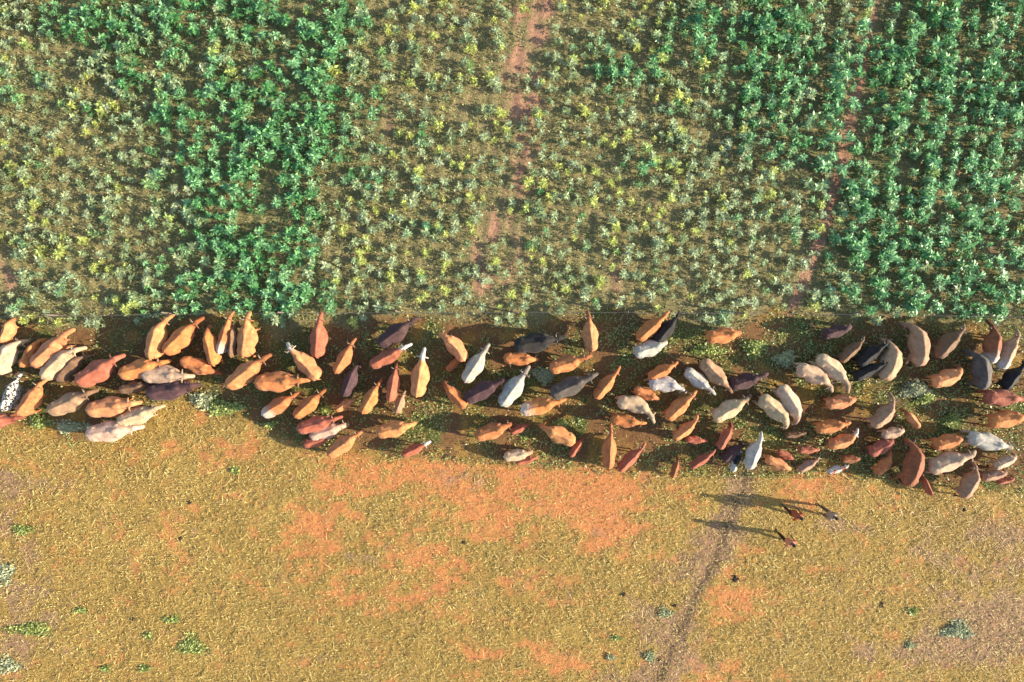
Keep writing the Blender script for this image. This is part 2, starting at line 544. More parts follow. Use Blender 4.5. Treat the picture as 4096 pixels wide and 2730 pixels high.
# ---- crop plants
def plant_proto(seed, n_side, leaves_top):
    """one bushy plant about 1 m wide and 1 m tall: crown rosette, side shoots, stems"""
    r = np.random.default_rng(seed)
    heads = [(np.array([r.normal(0, .04), r.normal(0, .04), 0.86]), leaves_top + 11, 0.33)]
    a0 = r.uniform(0, 6.28)
    for i in range(n_side):
        a = a0 + i * 6.28 / n_side + r.normal(0, 0.3)
        rad = r.uniform(0.14, 0.36); z = r.uniform(0.4, 0.76)
        heads.append((np.array([math.cos(a) * rad, math.sin(a) * rad, z]), r.integers(9, 13), r.uniform(0.19, 0.27)))
    Vs, tone, Fs, nv = [], [], [], 0
    for hi, (c, nl, ln) in enumerate(heads):
        az = r.uniform(0, 6.28) + np.arange(nl) * 2.4 + r.normal(0, 0.2, nl)
        el = r.uniform(-0.1, 0.55, nl)
        el[: nl // 3] = r.uniform(0.5, 1.15, nl // 3)
        l = ln * r.uniform(0.65, 1.15, nl) * np.where(np.arange(nl) < nl // 3, 0.65, 1)
        base = np.repeat(c[None], nl, 0) - np.array([[0, 0, 1]]) * r.uniform(0, 0.22, (nl, 1)) * (1 if hi == 0 else 0.7)
        side = unit(np.stack([-np.sin(az), np.cos(az), r.normal(0, 0.35, nl)], 1))
        V = leaf_quads(base, dirs(az, el), side, l, l * r.uniform(0.13, 0.22, nl), np.full(nl, 0.08), r.uniform(0, 0.25, nl))
        Vs.append(V); Fs.append(np.arange(4 * nl).reshape(-1, 4) + nv); nv += 4 * nl
        tn = r.uniform(0.85, 1.2, nl) if hi == 0 else r.uniform(0.65, 0.98, nl); tn[: nl // 3] *= 1.25          # young leaves are paler
        tone.append(np.repeat(np.stack([tn, tn, tn * r.uniform(0.85, 1.1, nl)], 1), 4, 0))
        # stem: three-sided
        b = np.array([0, 0, 0.0]) if hi == 0 else np.array([c[0] * 0.1, c[1] * 0.1, c[2] * 0.35])
        ring = np.array([[math.cos(q), math.sin(q), 0] for q in (0, 2.09, 4.19)])
        V = np.concatenate([b + ring * 0.022, c + ring * 0.01])
        Vs.append(V); Fs.append(np.array([[0, 1, 4, 3], [1, 2, 5, 4], [2, 0, 3, 5]]) + nv); nv += 6
        tone.append(np.tile(np.array([[0.75, 0.6, 0.5]]), (6, 1)))
    return np.concatenate(Vs), np.concatenate(Fs), np.concatenate(tone)


PROTO = [plant_proto(100 + i, 3 + i % 4, 9 + i % 6) for i in range(10)]


def make_crop():
    # jittered layout, denser and larger where the growth is lush
    pts = []
    s = 0.47
    xs = np.arange(-36.0, 33.0, 0.72); ys = np.arange(-0.6, 21.5, 0.36)      # sowing rows, slightly aslant
    X, Y = np.meshgrid(xs, ys)
    X = X + 0.13 * (Y - 1.5)
    X = X + rng.normal(0, 0.1, (1, len(xs)))
    X = (X + rng.normal(0, 0.15, X.shape)).ravel(); Y = (Y + rng.uniform(-0.26, 0.26, Y.shape)).ravel()
    L = lushness(X, Y); B = bareness(X, Y)
    edge = Y - crop_rim(X) + (vnoise(X, Y, 0.8, 41, 2) - 0.5) * 0.8
    p = np.clip(0.74 + 0.18 * L - 1.0 * B * (1 - 0.4 * L), 0.08, 1) * (0.7 + 0.5 * vnoise(X, Y, 1.6, 45, 3))
    p *= np.where(edge > 0, 1, 0) * np.where(Y < fence_y(X), 0.85, 1)
    keep = rng.random(len(X)) < p
    X, Y, L = X[keep], Y[keep], L[keep]
    n = len(X)
    wid = (0.7 + 0.24 * np.clip(L, 0, 1)) * rng.uniform(0.55, 1.3, n)
    hei = (0.5 + 0.5 * np.clip(L, 0, 1)) * rng.uniform(0.75, 1.2, n)
    # colour of the plant itself
    u = rng.random(n)[:, None]
    olive = lin(138, 152, 102); pale = lin(182, 192, 146); yellow = lin(186, 192, 104); deep = lin(92, 148, 84); deep2 = lin(138, 184, 128)
    low = olive * (1 - u) + pale * u
    isy = (rng.random(n) < 0.20 * (1 - np.clip(L, 0, 1)) * (0.6 + 1.2 * vnoise(X, Y, 3, 44, 2)))[:, None]
    low = np.where(isy, yellow, low)
    hi = deep * (1 - u) + deep2 * u
    k = sstep(0.25, 0.75, L + rng.normal(0, 0.16, n))[:, None]
    c = low * (1 - k) + hi * k
    which = rng.integers(0, len(PROTO), n); rot = rng.uniform(0, 6.28, n)
    z = ground_z(X, Y)
    # the three hundred that show largest stand as plants of their own
    inview = (np.abs(X) < 26.2) & (Y < 17.3)
    score = wid / (0.72 + 0.15 * L) * np.where(inview, 1, 0) * (1 + 0.5 * np.exp(-(Y - 1.4) / 1.5)) + 0.3 * isy[:, 0] * inview
    single = np.zeros(n, bool); single[np.argsort(-score)[:300]] = True
    metas = []
    for i, (V, F, T) in enumerate(PROTO):
        me = quads_mesh('crop_plant', V, F, M_LEAF_OBJ)
        point_color(me, 'tone', T)
        metas.append(me)
    for i in np.nonzero(single)[0]:
        o = link('crop_plant', metas[which[i]])
        o.location = (X[i], Y[i], z[i] - 0.02)
        o.rotation_euler = (0, 0, rot[i])
        o.scale = (wid[i], wid[i], hei[i])
        o.color = (*c[i], 1)
        kind = 'yellow-green' if isy[i, 0] and k[i, 0] < 0.5 else ('deep green' if k[i, 0] > 0.5 else 'pale olive')
        place = 'at the front rim of the crop, along the fence' if Y[i] < 2.6 else ('in the ' + ('upper ' if Y[i] > 10 else 'lower ') + ('left' if X[i] < -9 else 'right' if X[i] > 9 else 'middle') + ' part of the planted field')
        tag(o, 'large %s leafy plant %s' % (kind, place), 'plant', 'large %s plants %s' % (kind, place))
    Vs, Fs, Ts, Cs, nv = [], [], [], [], 0
    for i in np.nonzero(~single)[0]:
        V, F, T = PROTO[which[i]]
        ca, sa = math.cos(rot[i]), math.sin(rot[i])
        W = np.empty_like(V)
        W[:, 0] = (V[:, 0] * ca - V[:, 1] * sa) * wid[i] + X[i]
        W[:, 1] = (V[:, 0] * sa + V[:, 1] * ca) * wid[i] + Y[i]
        W[:, 2] = V[:, 2] * hei[i] + z[i] - 0.02
        Vs.append(W); Fs.append(F + nv); nv += len(V); Ts.append(T); Cs.append(np.tile(c[i], (len(V), 1)))
    me = quads_mesh('crop_growth', np.concatenate(Vs), np.concatenate(Fs), M_LEAF)
    point_color(me, 'tone', np.concatenate(Ts)); point_color(me, 'tint', np.concatenate(Cs))
    tag(link('crop_growth', me), 'mass of smaller leafy green crop plants filling the upper field', 'crop', kind='stuff')
    print('plants', n, 'tris', sum(len(f) for f in Fs) * 2)


make_crop()

# ------------------------------------------------------------------ lofted, remeshed bodies
def ring_pts(c, u, v, ru, rv, n=12, power=2.0):
    out = []
    for i in range(n):
        a = 2 * math.pi * i / n
        ca, sa = math.cos(a), math.sin(a)
        k = (abs(ca) ** power + abs(sa) ** power) ** (-1 / power)
        out.append(c + u * (ru * ca * k) + v * (rv * sa * k))
    return out


class Shape:
    def __init__(self):
        self.V = []; self.F = []

    def loft(self, rings):
        """closed tube through rings of equal size"""
        n = len(rings[0]); b = len(self.V)
        for r in rings: self.V += [tuple(p) for p in r]
        for k in range(len(rings) - 1):
            for i in range(n):
                j = (i + 1) % n
                self.F.append((b + k * n + i, b + k * n + j, b + (k + 1) * n + j, b + (k + 1) * n + i))
        self.F.append(tuple(b + i for i in range(n))[::-1])
        e = b + (len(rings) - 1) * n
        self.F.append(tuple(e + i for i in range(n)))

    def tube(self, pts, radii, n=10, flat=1.0, side=None):
        """pts: list of Vectors, radii: list (r or (rw, rh))"""
        rings = []
        for i, p in enumerate(pts):
            t = (pts[min(i + 1, len(pts) - 1)] - pts[max(i - 1, 0)]).normalized()
            s = Vector((0, 1, 0)) if side is None else side
            s = (s - t * s.dot(t))
            if s.length < 0.1:
                s = Vector((1, 0, 0)) - t * t.x
            s.normalize()
            w = t.cross(s)
            r = radii[i]
            ru, rv = r if isinstance(r, tuple) else (r, r * flat)
            rings.append(ring_pts(p, s, w, ru, rv, n))
        self.loft(rings)

    def ball(self, c, rx, ry, rz, n=10, m=6):
        rings = []
        for k in range(m + 1):
            a = math.pi * (k + 0.02) / (m + 0.04) - math.pi / 2
            rings.append([Vector((c[0] + rx * math.cos(a) * math.cos(2 * math.pi * i / n), c[1] + ry * math.cos(a) * math.sin(2 * math.pi * i / n), c[2] + rz * math.sin(a))) for i in range(n)])
        self.loft(rings)

    def mesh(self, name, mat, fn=None, smooth=True):
        me = bpy.data.meshes.new(name)
        V = self.V if fn is None else [fn(p) for p in self.V]
        me.from_pydata(V, [], self.F)
        if smooth:
            me.polygons.foreach_set('use_smooth', [True] * len(me.polygons))
        me.update()
        if mat: me.materials.append(mat)
        return me

    def skin(self, name, mat, voxel, fn=None, smooth_it=3):
        """melt the pieces into one continuous surface"""
        me = self.mesh(name + '_raw', None, fn)
        o = bpy.data.objects.new('raw', me); COL.objects.link(o)
        r = o.modifiers.new('r', 'REMESH'); r.mode = 'VOXEL'; r.voxel_size = voxel; r.use_smooth_shade = True
        if smooth_it:
            s = o.modifiers.new('s', 'SMOOTH'); s.factor = 0.5; s.iterations = smooth_it
        dg = bpy.context.evaluated_depsgraph_get()
        res = bpy.data.meshes.new_from_object(o.evaluated_get(dg))
        res.name = name
        bpy.data.objects.remove(o); bpy.data.meshes.remove(me)
        res.materials.clear(); res.materials.append(mat)
        return res


def bender(bend, neck):
    """carry points along a curved spine; bend = turn of the trunk, neck = extra turn of neck and head (degrees, left positive)"""
    xs = np.linspace(-1.1, 1.8, 146)
    k = np.where(xs < -0.75, 0, np.where(xs < 0.55, math.radians(bend) / 1.3, np.where(xs < 1.1, math.radians(neck) / 0.55, 0)))
    dx = xs[1] - xs[0]
    th = np.cumsum(k) * dx
    th -= np.interp(0, xs, th)
    cx = np.cumsum(np.cos(th)) * dx; cy = np.cumsum(np.sin(th)) * dx
    cx -= np.interp(0, xs, cx); cy -= np.interp(0, xs, cy)

    def fn(p):
        t = np.interp(p[0], xs, th); a = np.interp(p[0], xs, cx); b = np.interp(p[0], xs, cy)
        return (a - math.sin(t) * p[1], b + math.cos(t) * p[1], p[2])
    return fn


def cattle_variant(key, pose, bend, neck, calf, seed):
    r = random.Random(seed)
    S = Shape(); v = Vector
    fat = 0.88 if calf else 1.1
    lift = 0.06 if calf else 0.0
    # trunk: x, half width, top, bottom
    sec = [(-.84, .13, 1.13, .90), (-.79, .215, 1.20, .78), (-.68, .27, 1.265, .66), (-.52, .295, 1.29, .60), (-.36, .285, 1.275, .575), (-.18, .33, 1.25, .53), (.02, .385, 1.24, .49),
           (.2, .38, 1.24, .48), (.36, .335, 1.26, .5), (.5, .285, 1.29, .53), (.63, .235, 1.28, .56), (.75, .165, 1.23, .64), (.84, .09, 1.15, .75)]
    rings = []
    for x, hw, zt, zb in sec:
        zb = zb + lift * 1.3
        c = v((x, 0, (zt + zb) / 2))
        ring = []
        for i in range(16):
            a = 2 * math.pi * i / 16
            ca, sa = math.cos(a), math.sin(a)
            k = (abs(ca) ** 2.3 + abs(sa) ** 2.3) ** (-1 / 2.3)
            w = hw * fat * (1.0 - 0.3 * max(sa, 0) ** 1.3)
            ring.append(c + v((0, w * ca * k, (zt - zb) / 2 * sa * k)))
        rings.append(ring)
    S.loft(rings)
    # spine ridge and hip points, shoulder hump
    S.tube([v((-.75, 0, 1.22)), v((-.4, 0, 1.27)), v((0, 0, 1.235)), v((.4, 0, 1.27)), v((.6, 0, 1.27))], [.05, .06, .05, .06, .05], 8)
    for s in (-1, 1):
        S.ball((-.5, s * .195 * fat, 1.13), .1, .075, .055)
        S.ball((-.56, s * .2 * fat, .86), .2, .1, .26)
        S.ball((.5, s * .2 * fat, .92), .16, .08, .28)
    if not calf:
        S.ball((.5, 0, 1.265), .22, .11, .11)
    # neck and head
    if pose == 'down':
        S.tube([v((.55, 0, 1.02)), v((.75, 0, .98)), v((.95, 0, .84)), v((1.08, 0, .68))], [(.2 * fat, .29), (.16 * fat, .24), (.12, .18), (.1, .13)], 12)
        S.tube([v((1.06, 0, .74)), v((1.13, 0, .6)), v((1.19, 0, .42)), v((1.23, 0, .28)), v((1.24, 0, .22))], [(.09, .1), (.115, .12), (.088, .1), (.075, .075), (.05, .05)], 12)
        poll = v((1.07, 0, .72)); ear_z = .66; hd = v((.3, 0, -.95))
    else:
        hz = {'walk': 1.12, 'high': 1.32, 'low': .93}[pose]
        S.tube([v((.55, 0, 1.03)), v((.75, 0, 1.06 + (hz - 1.12) * .3)), v((.95, 0, hz)), v((1.08, 0, hz + .03))], [(.2 * fat, .29), (.155 * fat, .24), (.115, .18), (.1, .13)], 12)
        S.tube([v((1.03, 0, hz + .05)), v((1.12, 0, hz + .03)), v((1.28, 0, hz - .1)), v((1.42, 0, hz - .22)), v((1.48, 0, hz - .27))], [(.085, .1), (.12, .13), (.092, .105), (.09, .085), (.065, .06)], 12)
        poll = v((1.06, 0, hz + .09)); ear_z = hz + .05
    if not calf and pose != 'down':   # dewlap
        S.tube([v((.5, 0, .62)), v((.75, 0, .72)), v((.98, 0, .92 + (0 if pose == 'walk' else -.1)))], [(.035, .12), (.03, .12), (.025, .07)], 8)
    for s in (-1, 1):
        S.tube([v((poll.x, s * .07, ear_z)), v((poll.x - .02, s * .17, ear_z + .01)), v((poll.x - .03, s * .25, ear_z - .03)), v((poll.x - .03, s * .29, ear_z - .05))], [(.03, .025), (.055, .022), (.05, .02), (.02, .015)], 8, side=v((1, 0, 0)))
        S.ball((poll.x + .1, s * .1, poll.z - .08), .03, .025, .03)     # brow over the eye
    # legs
    lw = 1.0 if not calf else .85
    ph = r.random() * 6.28
    for k, (lx, ly, hind) in enumerate(((-.58, .19, True), (-.58, -.19, True), (.5, .17, False), (.5, -.17, False))):
        sw = 0.13 * math.sin(ph + k * 1.7 + (0 if hind else 1.0))
        ly *= fat
        if hind:
            P = [v((lx + .04, ly * .9, 1.0)), v((lx + .12, ly * 1.12, .74)), v((lx + .02 + sw * .4, ly * 1.1, .56)), v((lx - .14 + sw * .8, ly, .42)), v((lx - .09 + sw, ly, .13)), v((lx - .03 + sw, ly, .06)), v((lx - .02 + sw, ly, 0.0))]
            R = [(.13, .2), (.12, .17), (.085, .11), (.055, .065), (.045, .045), (.058, .058), (.062, .065)]
        else:
            P = [v((lx + .02, ly * .95, .95)), v((lx - .02, ly, .68)), v((lx + .01 + sw * .4, ly, .54)), v((lx + .02 + sw * .8, ly, .38)), v((lx + sw, ly, .13)), v((lx + .03 + sw, ly, .06)), v((lx + .04 + sw, ly, 0.0))]
            R = [(.1, .17), (.095, .14), (.065, .08), (.055, .06), (.043, .043), (.056, .056), (.06, .063)]
        S.tube(P, [(a * lw, b * lw) for a, b in R], 10)
    # tail
    ty = r.uniform(-.08, .08)
    S.tube([v((-.76, 0, 1.2)), v((-.86, ty * .3, 1.13)), v((-.9, ty * .6, .95)), v((-.9, ty, .72)), v((-.89, ty, .55))], [.04, .035, .028, .024, .02], 8)
    fn = bender(bend, neck)
    body = S.skin('cow_body', M_HIDE, 0.026, fn, 12)
    parts = []
    if not calf:
        for s in (-1, 1):
            h = Shape()
            if pose == 'down':
                P = [v((poll.x, s * .07, poll.z + .01)), v((poll.x - .03, s * .17, poll.z + .05)), v((poll.x + .01, s * .23, poll.z + .09)), v((poll.x + .08, s * .22, poll.z + .13))]
            else:
                P = [v((poll.x - .01, s * .07, poll.z + .0)), v((poll.x - .02, s * .16, poll.z + .04)), v((poll.x + .03, s * .22, poll.z + .13)), v((poll.x + .1, s * .2, poll.z + .21))]
            h.tube(P, [.026, .022, .016, .005], 8)
            parts.append(('horn', h.mesh('horn', M_HORN, fn)))
    t = Shape()
    t.tube([v((-.89, ty, .6)), v((-.89, ty, .5)), v((-.885, ty * 1.1, .38)), v((-.88, ty * 1.1, .27))], [.022, .045, .04, .008], 8)
    parts.append(('tail_tuft', t.mesh('tail_tuft', M_HAIR, fn)))
    a = Vector(fn((-.86, 0, 0))); b = Vector(fn(((1.24 if pose == 'down' else 1.48), 0, 0)))
    return dict(body=body, parts=parts, tail=a, front=b)


VAR = {}


def variant(pose, bend, calf, alt):
    key = (pose, bend, calf, alt)
    if key not in VAR:
        VAR[key] = cattle_variant(key, pose, bend * 0.75, bend * 0.6, calf, hash((pose, bend, calf, alt).__repr__()[::-1].__len__()) + bend * 7 + alt * 31 + len(pose))
    return VAR[key]


# crops of the photograph that the positions were read in: origin and enlargement
CROP = {1: (0, 1200, 2.613), 2: (500, 1200, 2.613), 3: (1000, 1200, 2.24), 4: (1500, 1200, 2.24), 5: (2000, 1200, 2.178), 6: (2500, 1200, 2.178), 7: (3000, 1200, 2.09), 8: (3500, 1200, 1.913)}
HUE = {
    'orange': lin(196, 122, 72), 'bright': lin(206, 136, 88), 'rust': lin(164, 94, 70), 'brown': lin(150, 92, 58), 'dun': lin(126, 94, 70), 'cream': lin(196, 164, 134),
    'fawn': lin(176, 138, 108), 'white': lin(184, 174, 162), 'black': lin(44, 40, 38), 'grey': lin(92, 82, 76), 'dark': lin(78, 54, 54), 'speckled': lin(44, 42, 44),
}

# crop, tail x, tail y, head x, head y, hue, flags, turn, breadth, label
# flags: c calf, d head down, l head low, h head high, P white patches, R white rump, W white head, F flecked
CATTLE = [
    (1, -20, 450, 85, 178, 'bright', '', 0, 1, 'orange cow cut off by the left edge, closest to the crop there'),
    (1, -50, 775, 165, 425, 'cream', 'd', -25, 1.1, 'big cream cow cut off by the left edge, with its back curved'),
    (1, 195, 700, 365, 410, 'orange', '', 0, .9, 'orange cow squeezed between the cream cow at left edge and a brighter cow'),
    (1, 345, 695, 770, 300, 'bright', '', 0, 1, 'bright orange cow at far left nosing up into the crop'),
    (1, 460, 820, 880, 498, 'cream', '', -25, .95, 'cream cow curving right beside the bright orange cow at far left'),
    (1, 590, 845, 860, 590, 'dun', 'd', -25, 1.0, 'dark dun cow tucked against the curving cream cow at far left'),
    (1, 795, 875, 1300, 570, 'rust', '', 0, 1.05, 'rust red cow behind the orange cow that leads the cream one, far left'),
    (1, 1255, 780, 1745, 640, 'orange', '', 0, 1, 'orange cow heading right just above the cream cow at left'),
    (2, 185, 785, 705, 800, 'cream', '', 0, 1.05, 'cream cow heading right above the dark plum cow at left'),
    (1, 15, 1155, 172, 765, 'speckled', 'F', 0, .9, 'black and white speckled cow at the left edge'),
    (1, 185, 1200, 455, 835, 'orange', '', 0, 1, 'orange cow just right of the speckled cow at left edge'),
    (1, 515, 1165, 1005, 945, 'fawn', '', 0, .95, 'fawn cow behind the orange cow, right of the green weeds at left'),
    (1, 895, 1160, 1495, 1070, 'bright', '', 0, 1, 'bright orange cow heading right between the fawn and the lowest cream cows'),
    (1, 1235, 1285, 1700, 1110, 'cream', '', 0, .95, 'upper of two cream cows at the lower left end of the herd'),
    (1, 865, 1415, 1515, 1328, 'cream', '', 0, 1, 'lower of two cream cows at the lower left end of the herd'),
    (1, -260, 1300, 190, 1235, 'rust', '', 0, .9, 'rust red cow cut off by the left edge below the speckled cow'),
    (1, 1225, 945, 1590, 880, 'dun', 'l', 0, .85, 'dun cow in shade under the left cream cow heading right'),
    (2, 235, 985, 770, 885, 'dark', '', 0, 1, 'dark plum brown cow heading right under a cream cow at left'),
    (2, 270, 615, 455, 155, 'bright', '', -25, 1, 'bright orange cow facing the crop right of the large dark shadow'),
    (2, 415, 550, 785, 185, 'orange', '', 0, .95, 'orange cow slanting up right next to the one facing the crop'),
    (2, 925, 680, 835, 270, 'orange', 'd', 0, .85, 'slim orange cow left of the white rumped cow at the fence'),
    (2, 975, 555, 1115, 128, 'orange', 'R', 0, .8, 'orange cow with white rump facing the fence'),
    (2, 1098, 595, 1128, 225, 'dun', 'd', 0, .62, 'narrow dun cow wedged between two orange cows at the fence'),
    (2, 1235, 595, 1290, 128, 'bright', '', 0, 1.15, 'broad orange cow right of the narrow dun one at the fence'),
    (2, 575, 635, 945, 775, 'orange', 'd', 0, .95, 'orange cow heading down right below the slim orange cow at left'),
    (2, 1075, 905, 1505, 570, 'bright', '', 0, .95, 'pale orange cow with head up, alone in a dark gap'),
    (3, 45, 745, 535, 720, 'orange', '', 0, 1, 'orange cow heading right below the pale orange one, on green grass'),
    (3, 590, 510, 622, 112, 'rust', '', 0, 1, 'red cow standing upright to the fence amid a wide shadow'),
    (3, 605, 705, 325, 390, 'bright', 'W', 0, .95, 'pale orange cow facing up left below the red one at the fence'),
    (3, 760, 655, 935, 348, 'orange', '', 0, .9, 'orange cow right of the pale one that faces up left'),
    (3, 835, 865, 948, 575, 'dark', 'd', 0, .85, 'mauve brown cow standing nearly upright below an orange cow'),
    (3, 110, 1035, 435, 832, 'orange', 'R', 0, .95, 'orange cow with white rump above the stubble, left of another orange cow'),
    (3, 398, 1050, 668, 802, 'orange', '', 0, .95, 'orange cow right of the white rumped cow near the stubble'),
    (3, 770, 990, 955, 872, 'bright', 'c', 0, .9, 'small orange calf below the mauve brown cow'),
    (3, 425, 1165, 815, 1052, 'rust', '', 0, .9, 'rust red cow just above the small cream calf'),
    (3, 555, 1220, 845, 1130, 'cream', 'c', 0, 1.05, 'cream calf between the rust red and orange cows'),
    (3, 485, 1300, 725, 1225, 'rust', 'c', 0, 1.0, 'red calf half hidden under the cream calf'),
    (3, 695, 1395, 1005, 1178, 'bright', '', 0, .95, 'bright orange cow lowest in its row, on red earth'),
    (3, 1000, 1015, 1168, 715, 'orange', '', 0, .95, 'orange brown cow left of the pink red cow, both facing up'),
    (4, 128, 910, 195, 555, 'rust', '', 0, .8, 'pinkish red cow facing up right of the orange brown cow'),
    (4, 188, 1010, 258, 825, 'fawn', 'c', 0, 1.1, 'pinkish fawn calf behind the pinkish red cow'),
    (4, 15, 1200, 345, 1120, 'bright', 'd', 0, 1.0, 'orange cow heading right on the edge of the stubble, shadow behind it'),
    (4, 35, 405, 375, 158, 'dark', '', 0, 1, 'dark plum cow slanting up to the fence left of centre'),
    (3, 1080, 590, 1440, 398, 'rust', 'W', 0, .85, 'red cow with pale head below the dark plum cow'),
    (4, 372, 865, 440, 435, 'bright', 'W', 0, .95, 'orange cow with whitish head facing straight up, on brown earth'),
    (4, 800, 545, 565, 303, 'bright', 'd', 25, .95, 'orange cow arched to the left above the first white cow'),
    (4, 665, 615, 755, 530, 'orange', 'c', 0, 1.0, 'tiny orange calf under the arched orange cow'),
    (4, 805, 732, 1022, 396, 'white', '', 0, .95, 'white cow facing up right, upper left of the two white cows'),
    (5, 15, 918, 255, 582, 'white', '', 0, 1, 'white cow facing up right, lower right of the two white cows'),
    (4, 805, 968, 600, 738, 'orange', 'd', 0, .85, 'orange cow facing up left between the whitish headed and plum cows'),
    (4, 815, 895, 1185, 700, 'dark', '', 0, 1, 'plum brown cow heading right against the lower white cow'),
    (4, 905, 1230, 1220, 1125, 'orange', 'd', 0, 1.0, 'orange red cow on the stubble edge under centre'),
    (4, 1225, 1195, 1375, 1120, 'rust', 'c', 0, 1.0, 'red calf in front of the orange red cow under centre'),
    (5, 45, 1375, 275, 1338, 'cream', 'c', 0, 1.05, 'cream calf below the centre with a shadow trailing left'),
    (5, 145, 1425, 325, 1382, 'rust', 'c', 0, .9, 'red calf touching the cream calf below the centre'),
    (4, 250, 1392, 485, 1278, 'rust', 'cW', 0, .9, 'reddish calf with white head on the stubble, long shadow left'),
    (5, 130, 405, 570, 325, 'black', '', 0, 1, 'black cow heading right above an orange cow, centre'),
    (5, 35, 510, 335, 525, 'orange', 'd', 0, .95, 'orange cow directly below the centre black cow'),
    (5, 440, 605, 800, 488, 'orange', '', 0, 1, 'orange cow right of the centre black cow, head near another cow'),
    (5, 808, 445, 768, 95, 'bright', '', 0, 1, 'orange cow standing upright with its head at the fence, centre'),
    (5, 450, 830, 850, 645, 'grey', '', 0, .95, 'dark grey cow below centre heading up right'),
    (5, 840, 858, 1052, 585, 'orange', '', 0, .85, 'slim orange cow right of the dark grey cow'),
    (5, 190, 970, 575, 875, 'orange', 'R', 0, .95, 'orange cow with white rump below the lower white cow'),
    (5, 650, 1245, 360, 1110, 'bright', 'd', 0, 1.05, 'pale orange cow facing left above a small red calf'),
    (5, 622, 1362, 745, 1185, 'rust', 'c', 0, .85, 'red calf right below the pale orange cow facing left'),
    (5, 950, 1470, 968, 1092, 'orange', '', 0, .85, 'orange cow facing straight up, lowest right of centre'),
    (5, 1045, 1495, 1275, 1258, 'rust', '', 0, .8, 'pinkish red cow with dark head, right of the upright orange one'),
    (5, 975, 1045, 1290, 1085, 'orange', 'l', 0, .95, 'orange cow heading right under the curved pale cow'),
    (6, -60, 905, 262, 1070, 'cream', '', -50, .95, 'pale cream cow curved downward, right of centre'),
    (6, 92, 785, 328, 878, 'orange', 'd', 0, .9, 'orange cow heading down right above the curved pale cow'),
    (6, 120, 345, 390, 102, 'orange', '', 0, .9, 'orange cow at the fence alongside a black cow'),
    (6, 278, 375, 492, 110, 'black', '', 0, .95, 'black cow slanting to the fence beside an orange cow'),
    (6, 92, 470, 390, 368, 'white', 'd', 0, 1.05, 'creamy white cow below the black cow at the fence'),
    (6, 722, 330, 1045, 285, 'orange', 'd', 0, 1.0, 'orange cow alone among green weeds near the fence'),
    (6, 220, 688, 485, 542, 'orange', 'l', 0, .95, 'orange cow above the white cow heading right'),
    (6, 545, 615, 800, 828, 'white', '', 0, .95, 'white cow slanting down right beside a fawn cow'),
    (6, 685, 535, 955, 815, 'fawn', '', 0, .95, 'fawn cow slanting down right beside a white cow'),
    (6, 220, 740, 552, 802, 'white', 'l', -25, 1.05, 'creamy white cow heading right with its head lowered right'),
    (6, 375, 1040, 632, 795, 'orange', '', 0, .95, 'orange cow heading up right, behind the head of the white cow'),
    (6, 436, 1210, 648, 998, 'bright', '', 25, .85, 'bright orange cow right below another heading up right'),
    (6, 782, 1040, 1120, 838, 'cream', '', 0, 1, 'cream cow heading up right, alone right of centre'),
    (6, 550, 1220, 730, 1238, 'rust', 'c', 0, 1.0, 'red calf facing right beside a bright orange cow'),
    (6, 832, 1292, 942, 1090, 'rust', 'c', 0, .9, 'red calf facing up below the lone cream cow'),
    (6, 585, 1460, 795, 1320, 'rust', 'c', 0, .8, 'slim red calf heading up right at the stubble edge'),
    (6, 425, 1548, 475, 1395, 'brown', 'c', 0, .85, 'brown calf facing up at the stubble edge, left of the slim red calf'),
    (6, 952, 1492, 1012, 1295, 'black', 'cPR', 0, .85, 'black and white calf beside the lowest white cow'),
    (6, 872, 1405, 1035, 1255, 'dark', 'cd', 0, 1.1, 'dark plum calf behind the black and white calf'),
    (6, 1092, 1475, 1205, 1160, 'white', '', 0, .95, 'white cow facing up at the lower rim, above the people'),
    (6, 930, 755, 1262, 645, 'dark', '', 0, 1, 'plum brown cow heading right next to a fawn cow'),
    (7, 405, 575, 722, 765, 'cream', '', -25, 1, 'left one of two cream cows curving down right under the great shadow'),
    (7, 575, 485, 838, 770, 'cream', '', -25, 1, 'right one of two cream cows curving down right under the great shadow'),
    (7, 632, 295, 895, 218, 'dark', 'l', 0, .9, 'plum dun cow heading right at the right end near the crop'),
    (7, 780, 515, 995, 308, 'dun', 'l', 0, .8, 'dun cow left of two black cows'),
    (7, 925, 545, 1178, 338, 'black', '', 0, .95, 'upper of two black cows walking side by side, right'),
    (7, 890, 660, 1180, 508, 'black', '', 0, .85, 'lower of two black cows side by side, right'),
    (8, 75, 605, 120, 305, 'fawn', 'd', 50, 1.15, 'large fawn cow curled left, right of the black pair'),
    (8, 335, 500, 265, 178, 'fawn', 'd', 50, 1.0, 'fawn cow curled left, right of the larger curled cow'),
    (7, 660, 880, 935, 830, 'bright', 'd', 0, 1.0, 'bright orange cow below the two curving cream cows'),
    (7, 92, 822, 338, 1082, 'cream', 'd', -25, .95, 'left of the twin fawn cream cows slanting down right'),
    (7, 258, 728, 412, 1052, 'cream', 'd', -25, .95, 'right of the twin fawn cream cows slanting down right'),
    (7, 575, 1085, 880, 1035, 'orange', 'l', 0, .95, 'orange cow heading right between two other orange cows, one above, one below'),
    (7, 315, 1140, 490, 1122, 'dun', 'c', 0, .85, 'dun calf in the shade below the twin cream cows'),
    (7, 685, 1222, 945, 1095, 'bright', 'W', 25, 1.0, 'bright orange cow with white head turned up, lower right'),
    (7, 438, 1262, 588, 1262, 'rust', 'c', 0, 1.0, 'red calf left of the white headed orange cow'),
    (7, 248, 1278, 388, 1342, 'rust', 'c', 0, 1.0, 'red calf heading down right above an orange calf'),
    (7, 145, 1332, 358, 1425, 'bright', 'c', 0, .9, 'orange calf heading down right at the stubble edge'),
